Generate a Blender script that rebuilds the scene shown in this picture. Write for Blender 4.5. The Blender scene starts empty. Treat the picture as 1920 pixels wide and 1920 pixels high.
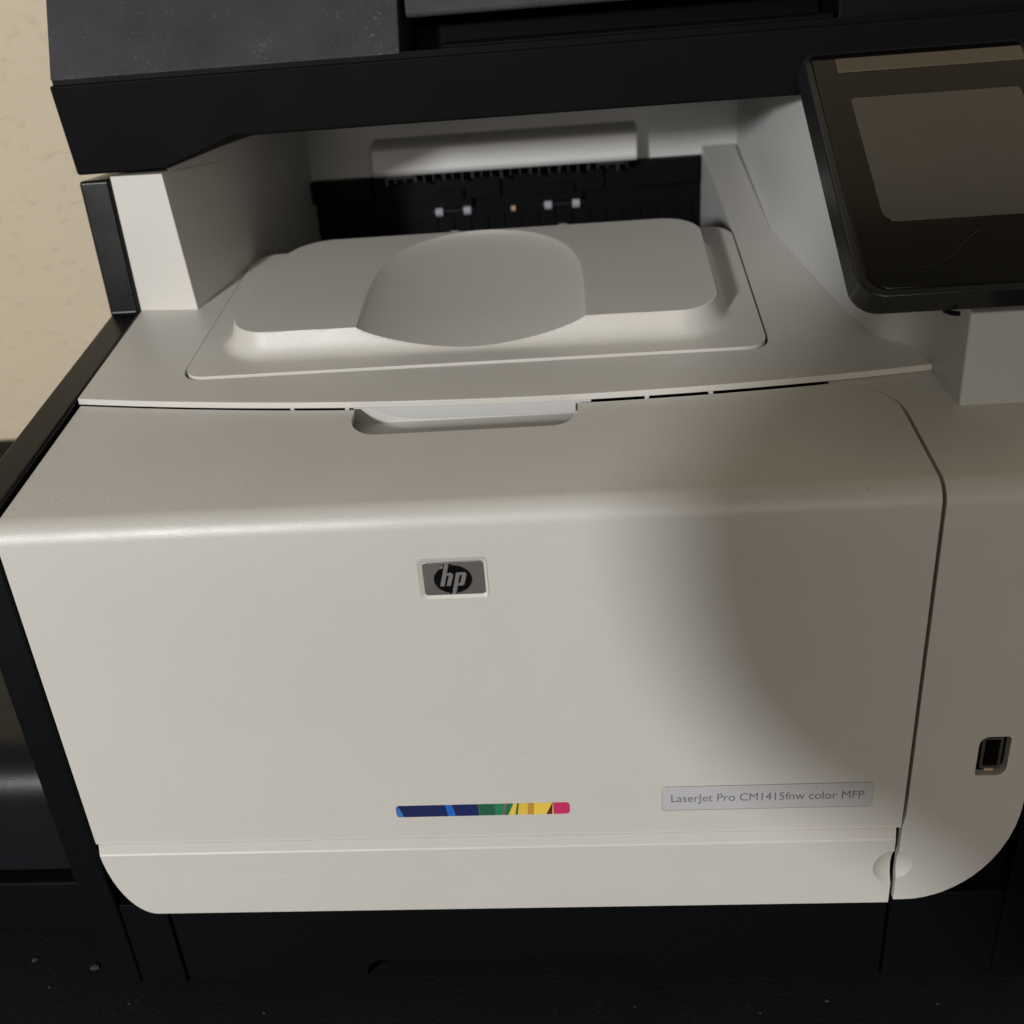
import bpy, bmesh, math
from mathutils import Vector, Matrix

SC = bpy.context.scene
COL = SC.collection
MM = 0.001

# ------------------------------------------------------------------ camera
def make_camera():
    yaw, pitch, roll = -0.07993, 0.44640, -0.07898
    cy, sy, cp, sp = math.cos(yaw), math.sin(yaw), math.cos(pitch), math.sin(pitch)
    fwd = Vector((sy * cp, cy * cp, -sp))
    r0 = Vector((cy, -sy, 0))
    u0 = r0.cross(fwd)
    right = math.cos(roll) * r0 + math.sin(roll) * u0
    up = -math.sin(roll) * r0 + math.cos(roll) * u0
    m = Matrix((right, up, -fwd)).transposed().to_4x4()
    m.translation = Vector((0.04616, -0.33842, 0.42049))
    cd = bpy.data.cameras.new("camera")
    cd.sensor_width = 36
    cd.sensor_fit = 'HORIZONTAL'
    cd.lens = 36 * 1868.018 / 1920
    cd.clip_start = 0.01
    cd.clip_end = 50
    cd.dof.use_dof = True
    cd.dof.focus_distance = 0.43
    cd.dof.aperture_fstop = 9.0
    o = bpy.data.objects.new("camera", cd)
    COL.objects.link(o)
    o.matrix_world = m
    SC.camera = o

make_camera()

# ------------------------------------------------------------------ light
SC.view_settings.view_transform = 'Standard'
SC.view_settings.look = 'None'
SC.view_settings.exposure = 0
SC.view_settings.gamma = 1
W = bpy.data.worlds.new("World")
SC.world = W
W.use_nodes = True
W.node_tree.nodes["Background"].inputs[0].default_value = (1.0, 0.86, 0.62, 1)
W.node_tree.nodes["Background"].inputs[1].default_value = 0.10

def area(name, loc, target, size, power, color):
    l = bpy.data.lights.new(name, 'AREA')
    l.shape = 'DISK'
    l.size = size
    l.energy = power
    l.color = color
    o = bpy.data.objects.new(name, l)
    COL.objects.link(o)
    o.location = loc
    d = Vector(target) - Vector(loc)
    o.rotation_euler = d.to_track_quat('-Z', 'Y').to_euler()
    return o

area("key_lamp", (-1.097, -2.030, 0.793), (0.0, 0.06, 0.25), 0.19, 37.0, (1.0, 0.985, 0.965))
area("fill_light", (-0.05, -1.85, 0.48), (0.05, 0.05, 0.2), 1.5, 9.4, (1.0, 0.92, 0.83))  # broad fill added for the room's bounce; no fixture stands there

# ------------------------------------------------------------------ materials
def srgb(r, g, b):
    f = lambda c: (c / 255 / 12.92) if c / 255 <= 0.04045 else ((c / 255 + 0.055) / 1.055) ** 2.4
    return (f(r), f(g), f(b), 1)

def nd(nt, kind, **kw):
    n = nt.nodes.new(kind)
    for k, v in kw.items():
        if k in n.inputs:
            n.inputs[k].default_value = v
        else:
            setattr(n, k, v)
    return n

def plastic(name, color, rough=0.4, grain=0.08, grain_scale=1600, smudge=0.06, spec=0.5, metallic=0.0,
            scuff=0.0, specks=0.0, speck_color=(0.3, 0.3, 0.32, 1), speck_scale=420, haze=0.0, coat=0.0):
    m = bpy.data.materials.new(name)
    m.use_nodes = True
    nt = m.node_tree
    b = nt.nodes["Principled BSDF"]
    b.inputs["Metallic"].default_value = metallic
    b.inputs["Specular IOR Level"].default_value = spec
    b.inputs["Coat Weight"].default_value = coat
    b.inputs["Coat Roughness"].default_value = 0.04
    tc = nd(nt, 'ShaderNodeTexCoord')
    # handling marks: broad, faint variation of tint and gloss
    n1 = nd(nt, 'ShaderNodeTexNoise', Scale=22.0, Detail=6.0, Roughness=0.62)
    nt.links.new(tc.outputs['Object'], n1.inputs['Vector'])
    mr = nd(nt, 'ShaderNodeMapRange')
    mr.inputs[1].default_value, mr.inputs[2].default_value = 0.3, 0.75
    mr.inputs[3].default_value, mr.inputs[4].default_value = 1.0, 1.0 - smudge
    nt.links.new(n1.outputs['Fac'], mr.inputs[0])
    mx = nd(nt, 'ShaderNodeMix', data_type='RGBA', blend_type='MULTIPLY')
    mx.inputs[0].default_value = 1.0
    mx.inputs[6].default_value = color
    nt.links.new(mr.outputs[0], mx.inputs[7])
    last = mx.outputs[2]
    if scuff > 0:                 # sparse small grey marks and short rub lines
        mp = nd(nt, 'ShaderNodeMapping')
        mp.inputs['Scale'].default_value = (0.22, 1.0, 1.0)
        nt.links.new(tc.outputs['Object'], mp.inputs['Vector'])
        for vec, sc, lo in ((tc.outputs['Object'], 150.0, 0.735), (mp.outputs[0], 260.0, 0.765)):
            n3 = nd(nt, 'ShaderNodeTexNoise', Scale=sc, Detail=2.0, Roughness=0.55)
            nt.links.new(vec, n3.inputs['Vector'])
            r3 = nd(nt, 'ShaderNodeMapRange')
            r3.inputs[1].default_value, r3.inputs[2].default_value = lo, lo + 0.09
            r3.inputs[3].default_value, r3.inputs[4].default_value = 0.0, scuff
            nt.links.new(n3.outputs['Fac'], r3.inputs[0])
            m3 = nd(nt, 'ShaderNodeMix', data_type='RGBA')
            nt.links.new(r3.outputs[0], m3.inputs[0])
            nt.links.new(last, m3.inputs[6])
            m3.inputs[7].default_value = (0.16, 0.15, 0.135, 1)
            last = m3.outputs[2]
    if specks > 0:
        nz = nd(nt, 'ShaderNodeTexNoise', Scale=60.0, Detail=3.0)
        nt.links.new(tc.outputs['Object'], nz.inputs['Vector'])
        v = nd(nt, 'ShaderNodeTexNoise', Scale=float(speck_scale), Detail=2.0, Roughness=0.7)
        nt.links.new(tc.outputs['Object'], v.inputs['Vector'])
        ad = nd(nt, 'ShaderNodeMath', operation='MULTIPLY_ADD')
        ad.inputs[1].default_value = 0.45
        nt.links.new(nz.outputs['Fac'], ad.inputs[0])
        nt.links.new(v.outputs['Fac'], ad.inputs[2])
        r = nd(nt, 'ShaderNodeMapRange')
        r.inputs[1].default_value, r.inputs[2].default_value = 0.86, 1.05
        r.inputs[3].default_value, r.inputs[4].default_value = 0.0, specks
        nt.links.new(ad.outputs[0], r.inputs[0])
        m2 = nd(nt, 'ShaderNodeMix', data_type='RGBA')
        nt.links.new(r.outputs[0], m2.inputs[0])
        nt.links.new(last, m2.inputs[6])
        m2.inputs[7].default_value = speck_color
        last = m2.outputs[2]
    nt.links.new(last, b.inputs['Base Color'])
    rr = nd(nt, 'ShaderNodeMapRange')
    rr.inputs[1].default_value, rr.inputs[2].default_value = 0.3, 0.7
    rr.inputs[3].default_value, rr.inputs[4].default_value = max(0.02, rough - 0.05), rough + 0.07
    nt.links.new(n1.outputs['Fac'], rr.inputs[0])
    nt.links.new(rr.outputs[0], b.inputs['Roughness'])
    if grain > 0:
        n2 = nd(nt, 'ShaderNodeTexNoise', Scale=float(grain_scale), Detail=2.0)
        nt.links.new(tc.outputs['Object'], n2.inputs['Vector'])
        bp = nd(nt, 'ShaderNodeBump', Strength=grain, Distance=0.0004)
        nt.links.new(n2.outputs['Fac'], bp.inputs['Height'])
        nt.links.new(bp.outputs['Normal'], b.inputs['Normal'])
    return m

M = {}
M['white'] = plastic('off_white_plastic', (0.69, 0.675, 0.64, 1), 0.40, 0.30, 1900, 0.07, spec=0.85, scuff=0.30)
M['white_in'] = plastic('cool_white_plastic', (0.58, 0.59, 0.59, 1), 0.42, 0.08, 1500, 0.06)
M['flap'] = plastic('bright_white_plastic', (0.72, 0.725, 0.73, 1), 0.40, 0.08, 1500, 0.05, spec=0.7)
M['black'] = plastic('black_plastic', (0.0034, 0.0038, 0.0052, 1), 0.58, 0.2, 1400, 0.25, spec=0.10)
M['rail'] = plastic('charcoal_plastic', (0.005, 0.0056, 0.0072, 1), 0.28, 0.06, 1400, 0.2, spec=0.30)
M['dusty'] = plastic('dusty_black_plastic', (0.060, 0.060, 0.070, 1), 0.62, 0.35, 900, 0.4, spec=0.3,
                     specks=0.36, speck_color=(0.28, 0.28, 0.30, 1), speck_scale=640)
M['inner'] = plastic('inner_black_plastic', (0.0018, 0.0021, 0.0032, 1), 0.5, 0.2, 900, 0.2, spec=0.08)
M['comb'] = plastic('grey_comb', (0.012, 0.013, 0.015, 1), 0.35, 0.0, 900, 0.2, spec=0.3)
M['gloss'] = plastic('gloss_black_glass', (0.004, 0.0035, 0.003, 1), 0.06, 0.0, 100, 0.1, spec=0.42)
M['trim'] = plastic('painted_reflection_trim', (0.105, 0.085, 0.060, 1), 0.25, 0.0, 100, 0.1, spec=0.5)  # reflection of the beige wall put into the strip's tan base colour
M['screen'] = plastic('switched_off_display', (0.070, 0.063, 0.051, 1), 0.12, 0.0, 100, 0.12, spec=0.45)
M['frame'] = plastic('panel_frame_plastic', (0.017, 0.018, 0.020, 1), 0.22, 0.05, 900, 0.2, spec=0.5)
M['silver'] = plastic('brushed_silver', (0.46, 0.45, 0.45, 1), 0.33, 0.1, 900, 0.25, metallic=0.92)
M['letter'] = plastic('dull_silver', (0.34, 0.335, 0.33, 1), 0.45, 0.1, 900, 0.1, metallic=0.7)
M['oval'] = plastic('gloss_black_enamel', (0.003, 0.003, 0.004, 1), 0.15, 0.0, 100, 0.1)
M['label'] = plastic('silver_grey_label', (0.57, 0.575, 0.60, 1), 0.38, 0.06, 900, 0.05)
M['ink'] = plastic('grey_ink', (0.19, 0.19, 0.205, 1), 0.5, 0.0, 100, 0.0)
M['roller'] = plastic('white_roller', (0.42, 0.44, 0.50, 1), 0.3, 0.0, 100, 0.0)
M['amber'] = plastic('amber_sensor', (0.55, 0.42, 0.28, 1), 0.3, 0.0, 100, 0.0)
M['metal'] = plastic('dull_steel', (0.32, 0.30, 0.27, 1), 0.4, 0.1, 900, 0.3, metallic=1.0)
M['device'] = plastic('satin_black_plastic', (0.009, 0.010, 0.013, 1), 0.36, 0.15, 900, 0.2, spec=0.3)
M['lint'] = plastic('grey_lint', (0.075, 0.085, 0.09, 1), 0.9, 0.0, 100, 0.3)
M['table'] = plastic('black_desk_mat', (0.0075, 0.0088, 0.0108, 1), 0.8, 0.9, 500, 0.5, spec=0.25,
                     specks=0.10, speck_color=(0.10, 0.11, 0.12, 1), speck_scale=260)

def wall_material():
    m = bpy.data.materials.new('beige_orange_peel_paint')
    m.use_nodes = True
    nt = m.node_tree
    b = nt.nodes["Principled BSDF"]
    b.inputs['Roughness'].default_value = 0.55
    tc = nd(nt, 'ShaderNodeTexCoord')
    mp = nd(nt, 'ShaderNodeMapping')
    mp.inputs['Scale'].default_value = (0.9, 1, 1.1)
    nt.links.new(tc.outputs['Object'], mp.inputs['Vector'])
    n = nd(nt, 'ShaderNodeTexNoise', Scale=7.0, Detail=5.0)
    nt.links.new(mp.outputs[0], n.inputs['Vector'])
    cr = nd(nt, 'ShaderNodeMix', data_type='RGBA')
    cr.inputs[6].default_value = (0.74, 0.645, 0.485, 1)
    cr.inputs[7].default_value = (0.68, 0.585, 0.435, 1)
    nt.links.new(n.outputs['Fac'], cr.inputs[0])
    nt.links.new(cr.outputs[2], b.inputs['Base Color'])
    v = nd(nt, 'ShaderNodeTexNoise', Scale=88.0, Detail=2.0, Roughness=0.5)
    nt.links.new(mp.outputs[0], v.inputs['Vector'])
    r = nd(nt, 'ShaderNodeMapRange')
    r.inputs[1].default_value, r.inputs[2].default_value = 0.60, 0.76
    nt.links.new(v.outputs['Fac'], r.inputs[0])
    bp = nd(nt, 'ShaderNodeBump', Strength=0.45, Distance=0.0022)
    nt.links.new(r.outputs[0], bp.inputs['Height'])
    nt.links.new(bp.outputs['Normal'], b.inputs['Normal'])
    return m
M['wall'] = wall_material()

def flat_color(name, c, rough=0.45):
    return plastic(name, c, rough, 0.0, 100, 0.0)

# ------------------------------------------------------------------ helpers (all lengths in millimetres)
def empty(name, loc, label=None, cat=None):
    o = bpy.data.objects.new(name, None)
    COL.objects.link(o)
    o.location = [c * MM for c in loc]
    if label:
        o['label'] = label
        o['category'] = cat
    return o

def tag(o, label=None, cat=None, group=None, kind=None):
    for k, v in (('label', label), ('category', cat), ('group', group), ('kind', kind)):
        if v:
            o[k] = v
    return o

def obj(name, bm, mat, parent=None, bevel=0.0, seg=2, smooth=True, angle=35, recalc=True):
    bmesh.ops.remove_doubles(bm, verts=bm.verts, dist=1e-4)
    if recalc:
        bmesh.ops.recalc_face_normals(bm, faces=bm.faces)
    for v in bm.verts:
        v.co *= MM
    me = bpy.data.meshes.new(name)
    bm.to_mesh(me)
    bm.free()
    if isinstance(mat, (list, tuple)):
        for x in mat:
            me.materials.append(x)
    else:
        me.materials.append(mat)
    if smooth:
        me.polygons.foreach_set('use_smooth', [True] * len(me.polygons))
        me.set_sharp_from_angle(angle=math.radians(angle))
    o = bpy.data.objects.new(name, me)
    COL.objects.link(o)
    if parent is not None:
        o.parent = parent
    if bevel > 0:
        add_bevel(o, bevel, seg, angle)
    return o

def add_bevel(o, w, seg=2, angle=35):
    md = o.modifiers.new('edge_rounding', 'BEVEL')
    md.width = w * MM
    md.segments = seg
    md.limit_method = 'ANGLE'
    md.angle_limit = math.radians(angle)
    md.harden_normals = True
    md.use_clamp_overlap = True

def box(bm, x0, x1, y0, y1, z0, z1):
    vs = [bm.verts.new(p) for p in ((x0, y0, z0), (x1, y0, z0), (x1, y1, z0), (x0, y1, z0),
                                    (x0, y0, z1), (x1, y0, z1), (x1, y1, z1), (x0, y1, z1))]
    for f in ((3, 2, 1, 0), (4, 5, 6, 7), (0, 1, 5, 4), (1, 2, 6, 5), (2, 3, 7, 6), (3, 0, 4, 7)):
        bm.faces.new([vs[i] for i in f])

def prism(bm, bottom, top):
    """closed solid between two matching 3D loops"""
    a = [bm.verts.new(p) for p in bottom]
    b = [bm.verts.new(p) for p in top]
    n = len(a)
    bm.faces.new(a[::-1])
    bm.faces.new(b)
    for i in range(n):
        j = (i + 1) % n
        bm.faces.new((a[i], a[j], b[j], b[i]))

def prism_z(bm, poly, z0, z1):
    f0 = z0 if callable(z0) else (lambda x, y: z0)
    f1 = z1 if callable(z1) else (lambda x, y: z1)
    prism(bm, [(x, y, f0(x, y)) for x, y in poly], [(x, y, f1(x, y)) for x, y in poly])

def prism_y(bm, poly, y0, y1):
    prism(bm, [(x, y1, z) for x, z in poly], [(x, y0, z) for x, z in poly])

def prism_x(bm, poly, x0, x1):
    prism(bm, [(x0, y, z) for y, z in poly], [(x1, y, z) for y, z in poly])

def rrect(x0, x1, z0, z1, r, n=6):
    rs = r if isinstance(r, (list, tuple)) else (r,) * 4   # bl, br, tr, tl
    out = []
    for (cx, cz, a0, rr) in ((x0 + rs[0], z0 + rs[0], 180, rs[0]), (x1 - rs[1], z0 + rs[1], 270, rs[1]),
                             (x1 - rs[2], z1 - rs[2], 0, rs[2]), (x0 + rs[3], z1 - rs[3], 90, rs[3])):
        for i in range(n + 1):
            a = math.radians(a0 + 90 * i / n)
            out.append((cx + rr * math.cos(a), cz + rr * math.sin(a)))
    return out

def cyl_x(bm, cx, cy, cz, r, x0, x1, n=16):
    prism_x(bm, [(cy + r * math.cos(2 * math.pi * i / n), cz + r * math.sin(2 * math.pi * i / n)) for i in range(n)], x0, x1)

def cut(o, cutter_bm, angle=15):
    """subtract a solid and keep only the result"""
    bmesh.ops.recalc_face_normals(cutter_bm, faces=cutter_bm.faces)
    for v in cutter_bm.verts:
        v.co *= MM
    me = bpy.data.meshes.new('cutter')
    cutter_bm.to_mesh(me)
    cutter_bm.free()
    c = bpy.data.objects.new('cutter', me)
    COL.objects.link(c)
    md = o.modifiers.new('cut', 'BOOLEAN')
    md.object = c
    md.solver = 'EXACT'
    dg = bpy.context.evaluated_depsgraph_get()
    dg.update()
    nm = bpy.data.meshes.new_from_object(o.evaluated_get(dg))
    old = o.data
    o.modifiers.clear()
    nm.name = old.name
    o.data = nm
    nm.polygons.foreach_set('use_smooth', [True] * len(nm.polygons))
    nm.set_sharp_from_angle(angle=math.radians(angle))
    bpy.data.objects.remove(c)
    bpy.data.meshes.remove(me)
    bpy.data.meshes.remove(old)

def sheet(bm, rows, th):
    """rows: (y, z, ny, nz, [x...], [cell present...]) from bottom to top; a shell of thickness th"""
    outer, inner = [], []
    for (y, z, ny, nz, xs, cells) in rows:
        outer.append([bm.verts.new((x, y, z)) for x in xs])
        inner.append([bm.verts.new((x, y - ny * th, z - nz * th)) for x in xs])
    R, Cn = len(rows) - 1, len(rows[0][4]) - 1
    def present(i, j):
        return 0 <= i < R and 0 <= j < Cn and rows[i][5][j]
    def face(vs):
        try:
            bm.faces.new(vs)
        except ValueError:
            pass
    for i in range(R):
        for j in range(Cn):
            if not present(i, j):
                continue
            face((outer[i][j], outer[i][j + 1], outer[i + 1][j + 1], outer[i + 1][j]))
            face((inner[i + 1][j], inner[i + 1][j + 1], inner[i][j + 1], inner[i][j]))
            if not present(i - 1, j):
                face((inner[i][j], inner[i][j + 1], outer[i][j + 1], outer[i][j]))
            if not present(i + 1, j):
                face((outer[i + 1][j], outer[i + 1][j + 1], inner[i + 1][j + 1], inner[i + 1][j]))
            if not present(i, j - 1):
                face((inner[i][j], outer[i][j], outer[i + 1][j], inner[i + 1][j]))
            if not present(i, j + 1):
                face((outer[i][j + 1], inner[i][j + 1], inner[i + 1][j + 1], outer[i + 1][j + 1]))

# ------------------------------------------------------------------ the printer's main lines
SL = 0.2041                      # slope of the top deck
ZD = 263.3                       # deck height at the front plane
def deck(y, off=0.0):
    return ZD + off + SL * y
def lip_y(x):
    return 72.9 + 3.75e-4 * (x - 40) ** 2
def lerp(a, b, t):
    return a + (b - a) * t
def interp(tab, v):
    if v <= tab[0][0]:
        return tab[0][1]
    for (a, p), (b, q) in zip(tab, tab[1:]):
        if v <= b:
            return lerp(p, q, (v - a) / (b - a))
    return tab[-1][1]

SLN = math.hypot(1, SL)
NY, NZ = -SL / SLN, 1 / SLN
OFF = -3.2                        # the door's top lies this far under the deck
def front_profile(z_from, y_to, r=9.8, off=OFF, nseg=10, zs=(), ys=()):
    """(y, z, ny, nz) from the front face over the rounded crease onto the sloped top"""
    zc = ZD + off
    turn = math.pi / 2 - math.atan(SL)
    t = r * math.tan(turn / 2)
    out = [(0, z, -1, 0) for z in [z_from] + list(zs)]
    cy, cz = r, zc - t
    for i in range(nseg + 1):
        a = math.pi - turn * i / nseg
        out.append((cy + r * math.cos(a), cz + r * math.sin(a), math.cos(a), math.sin(a)))
    for y in list(ys) + [y_to]:
        out.append((y, zc + SL * y, NY, NZ))
    return out

printer = empty("printer", (0, 0, 0),
                "white and black multifunction laser printer with dark tilted touch panel", "printer")

# ------------------------------------------------------------------ setting
bm = bmesh.new()
box(bm, -1300, 1100, -620, 560, -30, 0)
table = tag(obj("table_top", bm, M['table'], None, bevel=2), kind='structure')
bm = bmesh.new()
box(bm, -2600, 2400, 560, 600, -900, 2300)
wall = tag(obj("wall", bm, M['wall'], None), "beige orange-peel textured wall behind the printer", "wall")

# ------------------------------------------------------------------ black body
XL, XR = -203.5, 246.0
def side_profile():
    p = [(3.5, 0), (3.0, 60), (1.5, 75)]
    turn = math.pi / 2 - math.atan(SL)
    r = 10.5
    zc = ZD - 0.6
    t = r * math.tan(turn / 2)
    for i in range(9):
        a = math.pi - turn * i / 8
        p.append((1.5 + r + r * math.cos(a), zc - t + r * math.sin(a)))
    p += [(180.5, zc + SL * 180), (181.5, 368.3), (460, 368.3), (460, 0)]
    return p
bm = bmesh.new()
prism_x(bm, side_profile(), XL, -187.6)
obj("side_panel", bm, M['rail'], printer, bevel=1.6, seg=3)
bm = bmesh.new()
prism_x(bm, [(y, z) for y, z in side_profile()], 229.6, XR)
obj("side_panel", bm, M['black'], printer, bevel=1.6, seg=3)

# inner core that closes the shell behind the panels
bm = bmesh.new()
box(bm, -187.4, 229.4, 10.0, 452, 8, 225)
obj("inner_body", bm, M['inner'], printer)

# base with the paper tray front
bm = bmesh.new()
box(bm, -187.4, -164.2, 4.0, 60, 0, 54)
obj("base", bm, M['black'], printer, bevel=0.8)
bm = bmesh.new()
box(bm, 179.2, 229.4, 4.0, 60, 0, 54)
obj("base", bm, M['black'], printer, bevel=0.8)
bm = bmesh.new()
prism_y(bm, [(-162.4, 1), (-75, 1), (-71, 5), (-69, 12), (-64, 15), (60, 15), (66, 12), (68, 5), (71, 1), (177.4, 1),
             (177.4, 53.2), (-162.4, 53.2)], 3.2, 30)
tray_front = obj("paper_tray", bm, M['black'], printer, bevel=0.8)

# ------------------------------------------------------------------ front door
def seam_x(y):                   # right edge of the door along the top
    return interp([(0, 177.9), (35, 178.0), (50, 178.0), (57, 177.6), (61, 176.4), (65.8, 173.9), (69.5, 170.6), (73.1, 166.0),
                   (75.3, 161.5), (76.3, 157.2), (77, 152)], y)
def notch(y):
    a = min(1.0, max(0.0, (y - 54.5) / 13.5))
    e = math.sqrt(max(0.0, 1 - (1 - a) ** 2))
    return lerp(-40.5, -53.2, e), lerp(34.0, 45.5, e)

rows = []
ys = [40, 48, 54.5, 55, 56, 57.5, 59, 61, 63, 65.8, 67.5, 69.5, 71.2, 73.1, 74.4, 75.3, 76.3, 77]
for (y, z, ny, nz) in front_profile(97.2, 96, zs=(130, 172, 200, 225), ys=ys):
    inn = y >= 54.5 and z > 240
    nl, nr = notch(y) if inn else (-40.5, 34.0)
    xr = seam_x(y) if z > 240 else 177.9
    rows.append((y, z, ny, nz, [-185.4, nl, nr, xr], [True, not inn, True]))
bm = bmesh.new()
sheet(bm, rows, 2.6)
door = obj("front_door", bm, M['white'], printer)
bm = bmesh.new()                 # pocket for the badge
prism_y(bm, rrect(-20.0, 7.6, 221.2, 239.4, 2.2), -2, 1.4)
cut(door, bm)
bm = bmesh.new()                 # shallow seat of the label
prism_y(bm, rrect(74.4, 164.4, 109.6, 123.2, 1.6), -2, 0.5)
cut(door, bm)
bm = bmesh.new()                 # the door stops short of the cover's lip: a dark joint
gx = [-190 + 12.5 * i for i in range(31)]
front_edge = [(x, lip_y(x) - interp([(-185, 0.5), (-110, 0.7), (-60, 1.0), (60, 1.5), (150, 1.5)], x)) for x in gx]
prism_z(bm, front_edge + [(gx[-1], 120), (gx[0], 120)], 245, 320)
cut(door, bm)
add_bevel(door, 0.4)
for x0, x1 in ((-185, -59), (51, 160)):
    bm = bmesh.new()
    prism_z(bm, [(x0, 64), (x1, 64), (x1, 104), (x0, 104)], lambda x, y: deck(y, -14), lambda x, y: deck(y, -12.5))
    obj("joint_liner", bm, M['inner'], door)

# grip recess under the lip
bm = bmesh.new()
prism(bm, [(-58, 50, deck(50, -26)), (50, 50, deck(50, -26)), (50, 92, deck(92, -26)), (-58, 92, deck(92, -26))],
      [(-58, 50, deck(50, -12)), (50, 50, deck(50, -12)), (50, 92, deck(92, -12)), (-58, 92, deck(92, -12))])
prism_z(bm, [(-58, 79), (50, 79), (50, 84), (-58, 84)], lambda x, y: deck(y, -12.5), lambda x, y: deck(y, -3.3))
obj("grip_recess", bm, M['white'], door)

# ------------------------------------------------------------------ lower panel under the door
def low_left(z):
    if z >= 95:
        return -184.6
    d = min(1.0, (95 - z) / 40.6)
    return -164.6 - 19.8 * math.sqrt(max(0.0, 1 - d * d))
rows = []
for z in (54.4, 54.6, 55.2, 56.4, 58.2, 60.5, 63.5, 67, 71, 76, 82, 88, 91.3):
    rows.append((-1.6, z, -1, 0, [low_left(z), 175.6], [True]))
rows.append((-1.25, 92.1, -0.9, 0.4, [-184.4, 175.6], [True]))
rows.append((-0.5, 97.2, -1, 0.0, [-184.0, 175.6], [True]))
rows.append((3.0, 99.0, -1, 0.0, [-184.0, 175.6], [True]))
bm = bmesh.new()
sheet(bm, rows, 5.5)
low = obj("lower_panel", bm, M['white'], printer)

def dimple(y0):
    b = bmesh.new()
    bmesh.ops.create_uvsphere(b, u_segments=48, v_segments=24, radius=16)
    for v in b.verts:
        v.co += Vector((177.0, y0, 75.5))
    return b
cut(low, dimple(-14.2))
add_bevel(low, 0.5)

# ------------------------------------------------------------------ right column
def col_right(z):
    if z >= 111:
        return 227.8
    d = min(1.0, (111 - z) / 56.7)
    return 182.2 + 45.6 * math.sqrt(max(0.0, 1 - d * d))
rows = []
zs = (54.5, 54.9, 55.8, 57.2, 59, 61.5, 64.5, 68, 72, 77, 83, 90, 97, 104, 111, 150, 200, 225)
for (y, z, ny, nz) in front_profile(54.3, 92, zs=zs, ys=[35, 50, 57, 61, 65.8, 69.5, 73.1, 75.3, 76.3, 77]):
    xl = seam_x(y) + 1.5 if z > 240 else (179.4 if z > 97 else 178.3)
    rows.append((y, z, ny, nz, [xl, max(xl + .4, col_right(z) if z < 200 else 227.8)], [True]))
bm = bmesh.new()
sheet(bm, rows, 4.6)
column = obj("right_column", bm, M['white'], printer)
cut(column, dimple(-13.9))
bm = bmesh.new()
prism_y(bm, rrect(205.4, 218.0, 125.0, 145.2, (1.6, 4.2, 1.6, 4.2)), -2, 8)
cut(column, bm)
add_bevel(column, 0.5)

usb = empty("usb_port", (0, 0, 0))
usb.parent = printer
bm = bmesh.new()
o_ = rrect(204.6, 218.8, 124.2, 146.0, (2, 4.4, 2, 4.4))
i_ = rrect(205.6, 217.8, 125.2, 145.0, (1.6, 4.2, 1.6, 4.2))
n = len(o_)
v = [[bm.verts.new((x, y, z)) for x, z in q] for q, y in ((o_, 4.2), (i_, 4.2), (i_, 9.0), (o_, 9.4))]
for a, b in ((0, 1), (1, 2), (3, 0)):
    for i in range(n):
        j = (i + 1) % n
        bm.faces.new((v[a][i], v[a][j], v[b][j], v[b][i]))
bm.faces.new(v[2]); bm.faces.new(v[3][::-1])
obj("port_well", bm, M['inner'], usb)
bm = bmesh.new()
o_ = rrect(207.4, 215.9, 127.6, 143.6, 1.0)
i_ = rrect(208.6, 214.7, 128.8, 142.4, 0.6)
v = [[bm.verts.new((x, y, z)) for x, z in q] for q, y in ((o_, 9.0), (o_, 1.8), (i_, 1.8), (i_, 9.0))]
n = len(o_)
for a, b in ((0, 1), (1, 2), (2, 3)):
    for i in range(n):
        j = (i + 1) % n
        bm.faces.new((v[a][i], v[a][j], v[b][j], v[b][i]))
obj("connector_shell", bm, M['metal'], usb)
bm = bmesh.new()
box(bm, 209.2, 211.4, 3.2, 9.0, 129.6, 141.6)
obj("connector_tongue", bm, M['inner'], usb, bevel=0.3)
bm = bmesh.new()
box(bm, 209.6, 213.6, 1.6, 4.0, 126.0, 127.5)
obj("retaining_tab", bm, M['amber'], usb, bevel=0.3)

# ------------------------------------------------------------------ top cover (deck) around the output tray
def tray_left(y):
    return interp([(104, -140.2), (231, -138.4), (400, -136.4)], y)
def tray_right(y):
    return interp([(104, 132.6), (250, 135.4), (400, 136.6)], y)
def arc(cx, cy, r, a0, a1, n=6):
    return [(cx + r * math.cos(math.radians(lerp(a0, a1, i / n))), cy + r * math.sin(math.radians(lerp(a0, a1, i / n)))) for i in range(n + 1)]
poly = [(x, lip_y(x)) for x in [-186.4 + 14 * i for i in range(27)]]
poly = [p for p in poly if p[0] < 196] + [(198.4, lip_y(198.4))]
poly += [(197.4, 87), (196.4, 91.5), (194.2, 97), (190.8, 101.5), (187, 104), (183.5, 106.6), (181, 110.5), (174.2, 131.4), (164.4, 193.5), (157.1, 237.8), (159.5, 389), (137.0, 389)]
poly += [(tray_right(y) + 1.1, y) for y in (330, 250, 180, 122)]
poly += arc(tray_right(114) + 1.1 - 10, 113.6, 10, 0, -90)
poly += arc(tray_left(114) - 1.1 + 10, 113.6, 10, 270, 180)
poly += [(tray_left(y) - 1.1, y) for y in (122, 180, 229)]
poly += [(-151.5, 187.5), (-186.4, 187.5)]
bm = bmesh.new()
prism_z(bm, poly, lambda x, y: deck(y, -2.9), lambda x, y: deck(y))
cover = obj("top_cover", bm, M['white'], printer, bevel=0.35)
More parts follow.
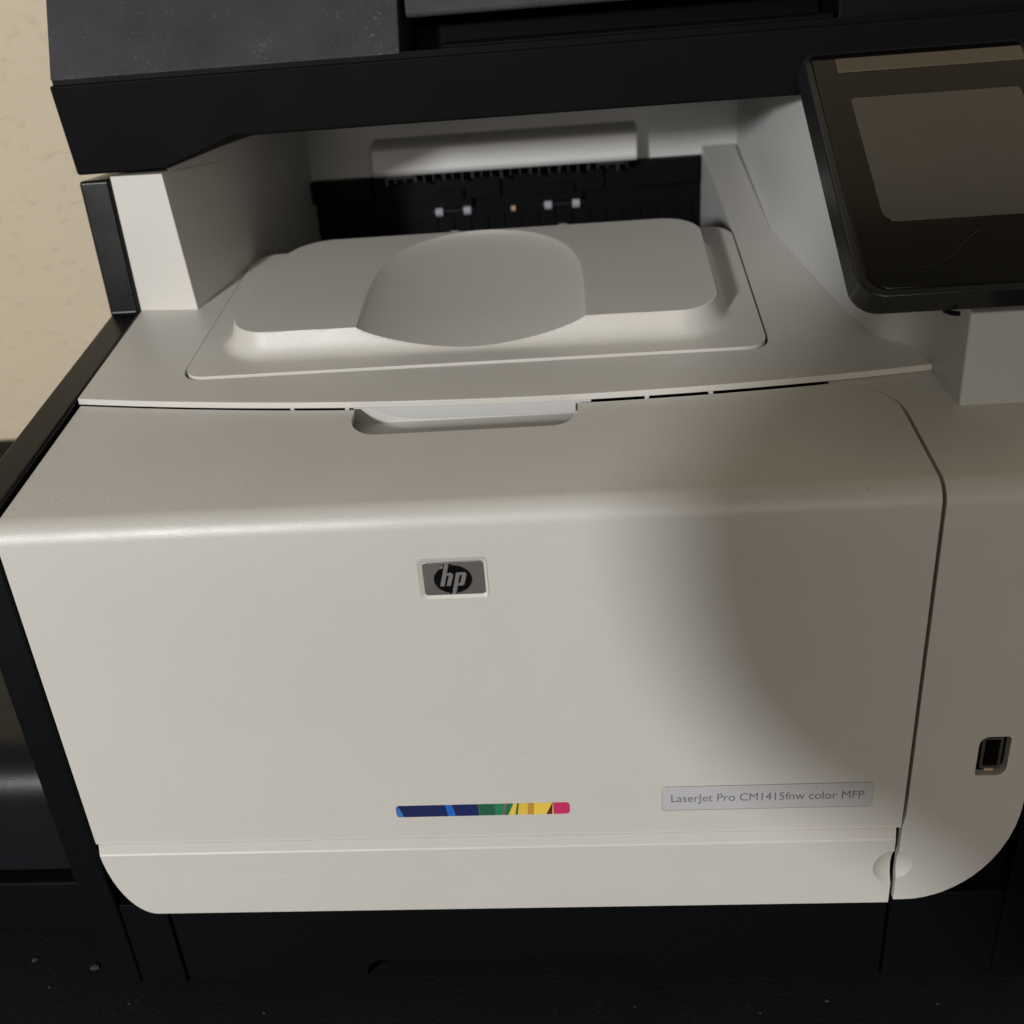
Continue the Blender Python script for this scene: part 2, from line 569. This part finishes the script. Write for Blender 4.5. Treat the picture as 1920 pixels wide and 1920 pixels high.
# tongue of the cover that hangs into the grip recess
bm = bmesh.new()
tp = [(-47, 0.0), (-43, -2.6), (-37, -5.2), (-30, -6.4), (-22, -6.8), (44.6, -6.8), (44.8, -2.6), (51.5, -2.4), (51.5, 0.0)]
bot = [(x, lip_y(x) + 0.7, deck(lip_y(x), -2.0 + d)) for x, d in tp]
top = [(x, lip_y(x) + 3.2, deck(lip_y(x), -2.0 + d)) for x, d in tp]
prism(bm, top, bot)
obj("cover_tongue", bm, M['white_in'], cover, bevel=0.4)
# small spacer ribs under the lip
for x in (-82.0, -56.7, 75.5, 103.0):
    bm = bmesh.new()
    y = lip_y(x)
    prism_z(bm, [(x - 0.9, y - 0.2), (x + 0.9, y - 0.2), (x + 0.9, y + 6), (x - 0.9, y + 6)],
            lambda X, Y: deck(Y, -4.6), lambda X, Y: deck(Y, -2.8))
    obj("spacer_rib", bm, M['white'], cover)

# ------------------------------------------------------------------ output tray: plate, raised support with scoop
PAD = 12.2                        # the support stands this high over the plate
def tray_height(x, y):
    zp = deck(y, 0.95)
    top = deck(y, PAD)
    ml = interp([(130, -122.3), (170, -120.3), (190, -117.2), (232, -108.5)], y)
    mr = interp([(120, 113.6), (232, 115.6)], y)
    yf, yb = 121.0 - 0.012 * x, 231.5
    R = 20.0
    ax = max(ml + R - x, x - (mr - R))
    ay = max(yf + R - y, y - (yb - R))
    px, py = max(ax, 0.0), max(ay, 0.0)
    u = math.hypot(px, py) + min(max(ax, ay), 0.0) - R
    zt = top                      # shallow dish
    q = (y - 140) / 91.0
    w = 54.5 * math.sqrt(max(0.0, 1 - abs(q) ** 3.5))
    dx = abs(x + 3.5)
    if w > 0.5 and dx < w:
        d = 10.0 * (max(0.0, 231 - y) / 112.0) ** 0.5
        zt = top - d * (1 - (dx / w) ** 2) ** 0.8
    if u <= 0:
        return zt
    t = min(1.0, u / 11.5)
    return max(zp, min(zt, zp + (top - zp) * (1 - t) ** 5.2))

ysamp = []
y = 104.5
while y < 245:
    ysamp.append(y)
    y += 0.3 if 108 < y < 136 else 0.7
NXS = 430
grid = []
bm = bmesh.new()
for y in ysamp:
    l, r = tray_left(y), tray_right(y)
    if y < 114.5:
        k = 10 - math.sqrt(max(0.0, 100 - (114.5 - y) ** 2))
        l += k
        r -= k
    if y > 231:
        k = 14 - math.sqrt(max(0.0, 196 - min(196, (y - 231) ** 2)))
        l += k
        r -= k
    row = []
    for i in range(NXS + 1):
        x = lerp(l, r, i / NXS)
        row.append(bm.verts.new((x, y, tray_height(x, y))))
    grid.append(row)
for a, b in zip(grid, grid[1:]):
    for i in range(NXS):
        bm.faces.new((a[i], a[i + 1], b[i + 1], b[i]))
loop = grid[0][:] + [g[-1] for g in grid[1:]] + grid[-1][-2::-1] + [g[0] for g in grid[-2:0:-1]]
low_ = [bm.verts.new((v.co.x, v.co.y, v.co.z - (4 if v.co.y < 231 else 34))) for v in loop]
for i in range(len(loop)):
    j = (i + 1) % len(loop)
    bm.faces.new((loop[j], loop[i], low_[i], low_[j]))
tray = obj("output_tray", bm, M['white'], printer, angle=24, recalc=False)

# ------------------------------------------------------------------ cavity walls
bm = bmesh.new()
pl = [(-187.2, 183.2), (-154.4, 179.4), (-137.4, 231), (-134.6, 389), (-187.2, 389)]
pt = [(-187.2, 183.2), (-158.6, 179.4), (-140.4, 231), (-134.6, 389), (-187.2, 389)]
prism(bm, [(x, y, deck(y, -1.5) if y < 184 else 270) for x, y in pl], [(x, y, 369.6) for x, y in pt])
obj("left_cheek", bm, M['white'], printer, bevel=0.35)
bm = bmesh.new()
prism_z(bm, [(-157.2, 184.8), (-140.4, 231), (-134.6, 388.8), (-157.9, 388.8)], 369.4, 383.6)
obj("left_cheek", bm, M['white'], printer)
bm = bmesh.new()
box(bm, -139, 163, 389, 393, 337, 383.8)
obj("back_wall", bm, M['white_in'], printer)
bm = bmesh.new()
tw = [(200.6, 54.2), (229.2, 54.2), (229.2, 389), (161, 389), (157.1, 237.8), (164.4, 193.5), (174.2, 131.4), (181, 110.5), (183.5, 106.6),
      (187, 104), (190.8, 101.5), (194.2, 97), (196.4, 91.5), (198.6, 83), (198.9, 68)]
prism_z(bm, tw, lambda x, y: deck(y, -5), lambda x, y: min(383.6, 305 + 0.648 * (y - 48)))
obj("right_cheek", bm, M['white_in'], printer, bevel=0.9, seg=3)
# wall of the tray shaft on the right, seen under the deck
bm = bmesh.new()
prism_z(bm, [(137.2, 226), (139.0, 226), (139.0, 388.8), (137.2, 388.8)], 256, lambda x, y: deck(y, -2.5))
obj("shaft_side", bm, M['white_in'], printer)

# paper exit
slot = empty("paper_exit", (0, 0, 0))
slot.parent = printer
bm = bmesh.new()
box(bm, -136, 137, 388.6, 396, 252, 337)
box(bm, -136, 136, 253, 388.6, 252, 258)
box(bm, -134, -92, 379, 389, 322, 336.6)
prism_y(bm, [(95, 320), (134.6, 320), (134.6, 336.4), (95, 336.4)], 381, 389)
for xx, ww in ((-62, 60), (26, 44), (86, 34)):
    box(bm, xx, xx + ww, 385.4, 389, 318.5, 333)
for xx in (-52, 25):
    box(bm, xx - 2, xx + 30, 384, 389, 313.5, 319)
    box(bm, xx + 4, xx + 24, 382, 389, 319, 325)
obj("slot_back", bm, M['inner'], slot, bevel=0.3, seg=1)
bm = bmesh.new()
for i in range(26):
    x = -80 + i * 6.6
    w = 0.9 if i % 3 else 1.8
    box(bm, x, x + w, 373, 388.6, 333.6 - (1.6 if i % 4 == 0 else 0), 337.9)
obj("guide_comb", bm, M['comb'], slot)
for x0, x1 in ((-78, -60), (66, 84)):
    bm = bmesh.new()
    box(bm, x0, x1, 372.5, 380, 336.2, 338.1)
    obj("guide_clip", bm, M['comb'], slot)
for x in (-46.3, -26.4, 30.7, 50.2):
    bm = bmesh.new()
    cyl_x(bm, 0, 386.6, 310.6, 3.3, x - 2.6, x + 2.6)
    obj("roller", bm, M['roller'], slot, bevel=0.3)
bm = bmesh.new()
cyl_x(bm, 0, 387.6, 309.6, 2.0, 4.6, 7.6)
obj("sensor_flag", bm, M['amber'], slot)
for x0, x1 in ((-52, -21), (25, 56)):
    bm = bmesh.new()
    cyl_x(bm, 0, 387.0, 310.6, 1.3, x0, x1)
    obj("roller_shaft", bm, M['comb'], slot)
for i in range(22):
    bm = bmesh.new()
    x = -122 + i * 12.0
    box(bm, x, x + 1.2, 387.2, 388.8, 280, 306)
    obj("guide_fin", bm, M['inner'], slot)
for x in (-37, 40):
    bm = bmesh.new()
    box(bm, x - 3, x + 3, 386.6, 388.8, 295.4, 296.6)
    obj("guide_rib", bm, M['roller'], slot)
# white flap over the exit
bm = bmesh.new()
prism_x(bm, [(389, 338), (371, 338.3), (368.8, 341), (370.2, 355.5), (373.5, 358.6), (389, 361.5)], -87.5, 92.5)
obj("exit_flap", bm, M['flap'], printer, bevel=1.2, seg=3)

# ------------------------------------------------------------------ scanner unit and document feeder
def fy(z):
    return 182.4 - 7.0 * (z - 371) / 43.0
bm = bmesh.new()
outline = [(-203.5, 371.2), (-157.2, 371.2), (-118.5, 384.4), (263, 384.4), (263, 413.6), (-203.5, 413.6)]
prism(bm, [(x, 455, z) for x, z in outline], [(x, fy(z), z) for x, z in outline])
scan = obj("scanner_unit", bm, M['black'], printer)
add_bevel(scan, 1.3, 3)

bm = bmesh.new()
box(bm, -202.8, 262, 179, 452, 413, 416.5)
obj("lid_gap", bm, M['inner'], printer)
feeder = empty("document_feeder", (0, 0, 0))
feeder.parent = printer
bm = bmesh.new()
prism_x(bm, [(178.2, 415.6), (199, 462), (240, 476), (450, 476), (450, 415.6)], -203.5, -31.2)
obj("feeder_cover", bm, M['dusty'], feeder, bevel=1.0)
bm = bmesh.new()
prism_x(bm, [(214, 413.7), (218, 428), (245, 440), (450, 440), (450, 413.7)], -28.6, 173)
obj("feeder_well", bm, M['inner'], feeder, bevel=1.5)
bm = bmesh.new()
prism_x(bm, [(185.5, 413.8), (183.6, 417.5), (185.4, 419), (213, 419.2), (213, 413.8)], -12, 172)
obj("feeder_ledge", bm, M['black'], feeder, bevel=0.8)
bm = bmesh.new()
prism_x(bm, [(190, 430.6), (188.4, 432.4), (191, 447), (199, 456), (450, 470), (450, 434)], -28.2, 263)
obj("input_tray", bm, M['dusty'], feeder, bevel=1.5)
bm = bmesh.new()
prism_x(bm, [(184.5, 415.2), (187, 429.4), (450, 429.4), (450, 415.2)], 174, 263)
obj("feeder_side", bm, M['black'], feeder, bevel=1.2)

# ------------------------------------------------------------------ control panel
K = 0.648
KN = math.hypot(1, K)
def panel_pt(x, y, off=0.0):      # a point on (or off above) the tilted glass
    return (x, y - off * K / KN, 319.8 + K * (y - 48) + off / KN)
panel = empty("control_panel", (0, 0, 0))
panel.parent = printer
def plate(bm, poly, o0, o1, grow0=0.0):
    cx = sum(p[0] for p in poly) / len(poly)
    cy = sum(p[1] for p in poly) / len(poly)
    prism(bm, [panel_pt(x + (grow0 if x > cx else -grow0), y + (grow0 if y > cy else -grow0) * 0.4, o0) for x, y in poly],
          [panel_pt(x, y, o1) for x, y in poly])
bm = bmesh.new()
plate(bm, rrect(156.6, 256, 48.5, 176.5, (10.5, 10.5, 5, 5), 10), -10.5, -0.6, 2.2)
obj("panel_frame", bm, M['frame'], panel, bevel=1.2, seg=3)
bm = bmesh.new()
plate(bm, rrect(159.4, 253.4, 51.0, 174.0, (9, 9, 2, 2), 10), -2.0, 0.2)
obj("panel_glass", bm, M['gloss'], panel, bevel=0.8, seg=3)
bm = bmesh.new()
plate(bm, rrect(172.2, 245, 81.0, 146.5, (6, 6, 2, 2), 8), -0.2, 0.55)
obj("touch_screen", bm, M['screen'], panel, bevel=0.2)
bm = bmesh.new()
y0, y1 = 162.0, 169.2
prism(bm, [panel_pt(169.8, y0, -3), panel_pt(252, y0, -3), panel_pt(252, y1, -3), panel_pt(169.8, y1, -3)],
      [panel_pt(169.8, y0, 0.6), panel_pt(252, y0, 0.6), panel_pt(252, y1, 1.6), panel_pt(169.8, y1, 1.6)])
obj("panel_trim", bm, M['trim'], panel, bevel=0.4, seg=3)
bm = bmesh.new()
prism_z(bm, [(190.4, 57), (191.6, 52.6), (194.6, 50.2), (195.6, 51.4), (192.8, 53.6), (191.8, 57)], 309.4, 311.2)
obj("panel_latch", bm, M['black'], panel, bevel=0.4)

cu = []
for i in range(25):
    t = i / 24
    cu.append((181 + 27 * t + 2.5 * math.sin(3 * t), 59.5 + 15.5 * t - 3.4 * math.sin(5.2 * t) * (1 - t)))
bm = bmesh.new()
ring = []
for x, y in cu:
    ring.append([bm.verts.new(panel_pt(x + 0.09 * math.cos(a), y, 0.34 + 0.09 * math.sin(a))) for a in (0, 2.09, 4.19)])
for a, b in zip(ring, ring[1:]):
    for i in range(3):
        bm.faces.new((a[i], a[(i + 1) % 3], b[(i + 1) % 3], b[i]))
tag(obj("hair", bm, M['lint'], None), "thin pale hair lying on the dark glass of the touch panel", "hair")

# ------------------------------------------------------------------ badge
badge = empty("maker_badge", (0, 0, 0))
badge.parent = printer
bm = bmesh.new()
o_ = rrect(-19.96, 7.56, 221.24, 239.36, 2.2)
i_ = rrect(-17.8, 6.3, 222.9, 237.7, 1.4)
n = len(o_)
v = [[bm.verts.new((x, y, z)) for x, z in q] for q, y in ((o_, 1.3), (o_, -0.35), (i_, 0.45), (i_, 1.3))]
for a, b in ((0, 1), (1, 2), (2, 3)):
    for i in range(n):
        j = (i + 1) % n
        bm.faces.new((v[a][i], v[a][j], v[b][j], v[b][i]))
obj("badge_rim", bm, M['white'], badge, bevel=0.2)
bm = bmesh.new()
prism_y(bm, rrect(-17.9, 6.4, 222.8, 237.8, 1.5), 0.1, 1.3)
obj("badge_plate", bm, M['silver'], badge, bevel=0.35)
S = 0.0248
def bp(px, py):
    return (-5.75 + (px - 975) * S, 230.3 - (py - 575) * S * 1.02)
bm = bmesh.new()
ov = [(958 + 304 * math.cos(a), 588 + 246 * math.sin(a)) for a in [2 * math.pi * i / 48 for i in range(48)]]
prism_y(bm, [bp(*p) for p in ov], -0.18, 0.12)
obj("badge_oval", bm, M['oval'], badge, bevel=0.1)
bm = bmesh.new()
for q in ([(822, 322), (968, 322), (930, 372), (806, 372)], [(905, 800), (1030, 800), (1006, 846), (888, 846)]):
    prism_y(bm, [bp(*p) for p in q], -0.16, 0.1)
obj("badge_gap", bm, M['oval'], badge)
bm = bmesh.new()
for q in ([(848, 318), (914, 318), (818, 700), (745, 700)],
          [(872, 470), (948, 470), (972, 492), (968, 530), (915, 697), (848, 697), (903, 516), (862, 516)]):
    prism_y(bm, [bp(*p) for p in q], -0.5 if q[0][0] == 848 else -0.47, 0.0)
obj("letter_h", bm, M['letter'], badge, bevel=0.12)
bm = bmesh.new()
for q in ([(1020, 468), (1086, 468), (990, 848), (922, 848)],
          [(1078, 466), (1168, 466), (1185, 490), (1180, 522), (1135, 678), (1113, 697), (1030, 697), (1042, 655), (1070, 655), (1110, 512), (1070, 512)]):
    prism_y(bm, [bp(*p) for p in q], -0.5 if q[0][0] == 1020 else -0.47, 0.0)
obj("letter_p", bm, M['letter'], badge, bevel=0.12)

# ------------------------------------------------------------------ colour strip
strip = empty("colour_strip", (0, 0, 0))
strip.parent = printer
def sx(px):
    return -43.0 + (px - 303) * 77.0 / 977
Z0, Z1 = 109.6, 115.9
segs = [  # bottom-left, top-left, bottom-right, top-right (photo columns), colour
    (303, 303, 345, 318, (60, 112, 178)), (345, 318, 596, 583, (28, 38, 84)), (596, 583, 640, 625, (38, 96, 182)),
    (640, 625, 770, 768, (30, 36, 88)), (770, 768, 782, 774, (52, 104, 72)), (782, 774, 862, 860, (34, 92, 66)),
    (862, 860, 905, 915, (44, 118, 88)), (905, 915, 915, 935, (104, 106, 84)), (915, 935, 936, 968, (40, 106, 76)),
    (936, 968, 976, 990, (214, 186, 78)), (976, 990, 988, 1000, (52, 96, 60)), (988, 1000, 1046, 1052, (216, 182, 72)),
    (1046, 1052, 1078, 1084, (184, 138, 58)), (1078, 1084, 1150, 1186, (222, 190, 76)), (1150, 1186, 1182, 1188, (88, 30, 44)),
    (1182, 1188, 1192, 1192, (214, 176, 96)), (1192, 1192, 1281, 1281, (190, 46, 98))]
strip_mats = {}
for i, (bl, tl, br, tr, c) in enumerate(segs):
    if c not in strip_mats:
        a = srgb(*c)
        strip_mats[c] = flat_color('strip_ink', (min(1, a[0] * 1.25), min(1, a[1] * 1.25), min(1, a[2] * 1.25), 1), 0.4)
    g = 0.04
    if i == 0:
        q = [(sx(br) - g, Z0)] + [(sx(tr) - g, Z1)] + arc(sx(303) + 1.4, Z1 - 1.4, 1.4, 90, 180, 5) + arc(sx(303) + 1.4, Z0 + 1.4, 1.4, 180, 270, 5)
        q = [(x, z) for x, z in q]
    elif i == len(segs) - 1:
        q = [(sx(bl) + g, Z0)] + arc(sx(1281) - 1.6, Z0 + 1.6, 1.6, 270, 360, 5) + arc(sx(1281) - 1.6, Z1 - 1.6, 1.6, 0, 90, 5) + [(sx(tl) + g, Z1)]
    else:
        q = [(sx(bl) + g, Z0), (sx(br) - g, Z0), (sx(tr) - g, Z1), (sx(tl) + g, Z1)]
    bm = bmesh.new()
    prism_y(bm, q, -0.3, 0.4)
    obj("colour_block", bm, strip_mats[c], strip)

# ------------------------------------------------------------------ model label
plate_o = None
bm = bmesh.new()
prism_y(bm, rrect(74.8, 164.0, 110.0, 122.8, 1.5), -0.12, 0.45)
plate_o = obj("name_label", bm, M['label'], printer, bevel=0.25)

def lettering(text, x0, x1, z0, cap, y, depth, mat, parent):
    cu = bpy.data.curves.new('lettering', 'FONT')
    cu.body = text
    cu.size = 1.0
    t = bpy.data.objects.new('lettering_source', cu)
    COL.objects.link(t)
    dg = bpy.context.evaluated_depsgraph_get()
    dg.update()
    me = bpy.data.meshes.new_from_object(t.evaluated_get(dg))
    bpy.data.objects.remove(t)
    bpy.data.curves.remove(cu)
    b = bmesh.new()
    b.from_mesh(me)
    bpy.data.meshes.remove(me)
    xs = [v.co.x for v in b.verts]
    mn, mx = min(xs), max(xs)
    sxx = (x1 - x0) / (mx - mn)
    szz = cap / 0.73
    ret = bmesh.ops.extrude_face_region(b, geom=list(b.faces))
    ex = [g for g in ret['geom'] if isinstance(g, bmesh.types.BMVert)]
    exs = set(ex)
    for v in b.verts:
        px, py = v.co.x, v.co.y
        v.co = Vector((x0 + (px - mn) * sxx, y if v in exs else y - depth, z0 + py * szz))
    return obj('lettering', b, mat, parent, smooth=False)
lettering("LaserJet Pro CM1415fnw color MFP", 78.4, 160.6, 114.6, 4.3, -0.10, 0.10, M['ink'], plate_o)

# ------------------------------------------------------------------ things around the printer
dev = empty("black_device", (-330, 120, 0), "low black plastic device with rounded front edge beside the printer's left side", "device")
def local(bm, o):
    for v in bm.verts:
        v.co -= Vector(o)
    return bm
o0 = (-330, 120, 0)
bm = bmesh.new()
prof = [(46, 36)] + [(46 + 26 - 26 * math.cos(math.radians(a)), 80 + 26 * math.sin(math.radians(a))) for a in range(0, 91, 9)] + [(210, 106), (210, 36)]
prism_x(bm, prof, -440, -212)
obj("device_body", local(bm, o0), M['device'], dev, bevel=1.0)
bm = bmesh.new()
box(bm, -440, -211, 38, 212, 1, 34.6)
obj("device_base", local(bm, o0), M['black'], dev, bevel=1.4)

bm = bmesh.new()
box(bm, -760, -330, 470, 556, 0, 96)
tag(obj("storage_box", bm, M['black'], None, bevel=6, seg=3), "black box standing low against the beige wall", "box")

bm = bmesh.new()
import random
rnd = random.Random(4)
for (x, y, s) in ((-252, 18.9, 1.3), (-217, 13.5, 1.7), (-236, 2, 0.6), (-190, -8, 0.5), (-120, -14, 0.6), (60, -12, 0.5), (150, -10, 0.7), (118, -16, 0.5), (200, -12, 0.5)):
    m = bmesh.ops.create_icosphere(bm, subdivisions=2, radius=1.0)
    for v in m['verts']:
        k = 1 + 0.35 * rnd.uniform(-1, 1)
        v.co = Vector((x + v.co.x * s * k * 1.2, y + v.co.y * s * k, 0.3 + max(-0.3, v.co.z * s * 0.35 * k)))
tag(obj("lint", bm, M['lint'], None), "pale specks of lint lying on the black table", "lint", kind='stuff')

# unseen panel added behind the camera, shaped to shade the printer's right side
caster = empty("shadow_caster", (44, -450, 0), "unseen rounded black panel on a slim stand, added to shade the printer", "shadow blocker")
o1 = (44, -450, 0)
bm = bmesh.new()
ctrl = [(-187, 404), (-183, 346), (-170, 304), (-144, 271), (-112, 247), (-90, 230), (-78, 212), (-62, 189), (-19, 173), (50, 176), (60, 182), (76, 240), (78, 330), (66, 400), (20, 436), (-60, 446), (-140, 452), (-182, 440)]
pts = []
for i in range(len(ctrl)):        # closed Catmull-Rom outline
    p0, p1, p2, p3 = (Vector(ctrl[(i + k) % len(ctrl)]) for k in (-1, 0, 1, 2))
    for j in range(4):
        t = j / 4
        q = 0.5 * ((2 * p1) + (p2 - p0) * t + (2 * p0 - 5 * p1 + 4 * p2 - p3) * t * t + (3 * p1 - p0 - 3 * p2 + p3) * t ** 3)
        pts.append((q.x, q.y))
prism_y(bm, pts, -456, -446)
obj("caster_panel", local(bm, o1), M['black'], caster, bevel=2)
bm = bmesh.new()
box(bm, 40, 48, -454, -448, 8, 330)
obj("caster_stand", local(bm, o1), M['black'], caster, bevel=1)
bm = bmesh.new()
prism_z(bm, [(44 + 60 * math.cos(2 * math.pi * i / 32), -451 + 45 * math.sin(2 * math.pi * i / 32)) for i in range(32)], 0, 8)
obj("caster_base", local(bm, o1), M['black'], caster, bevel=1.5)
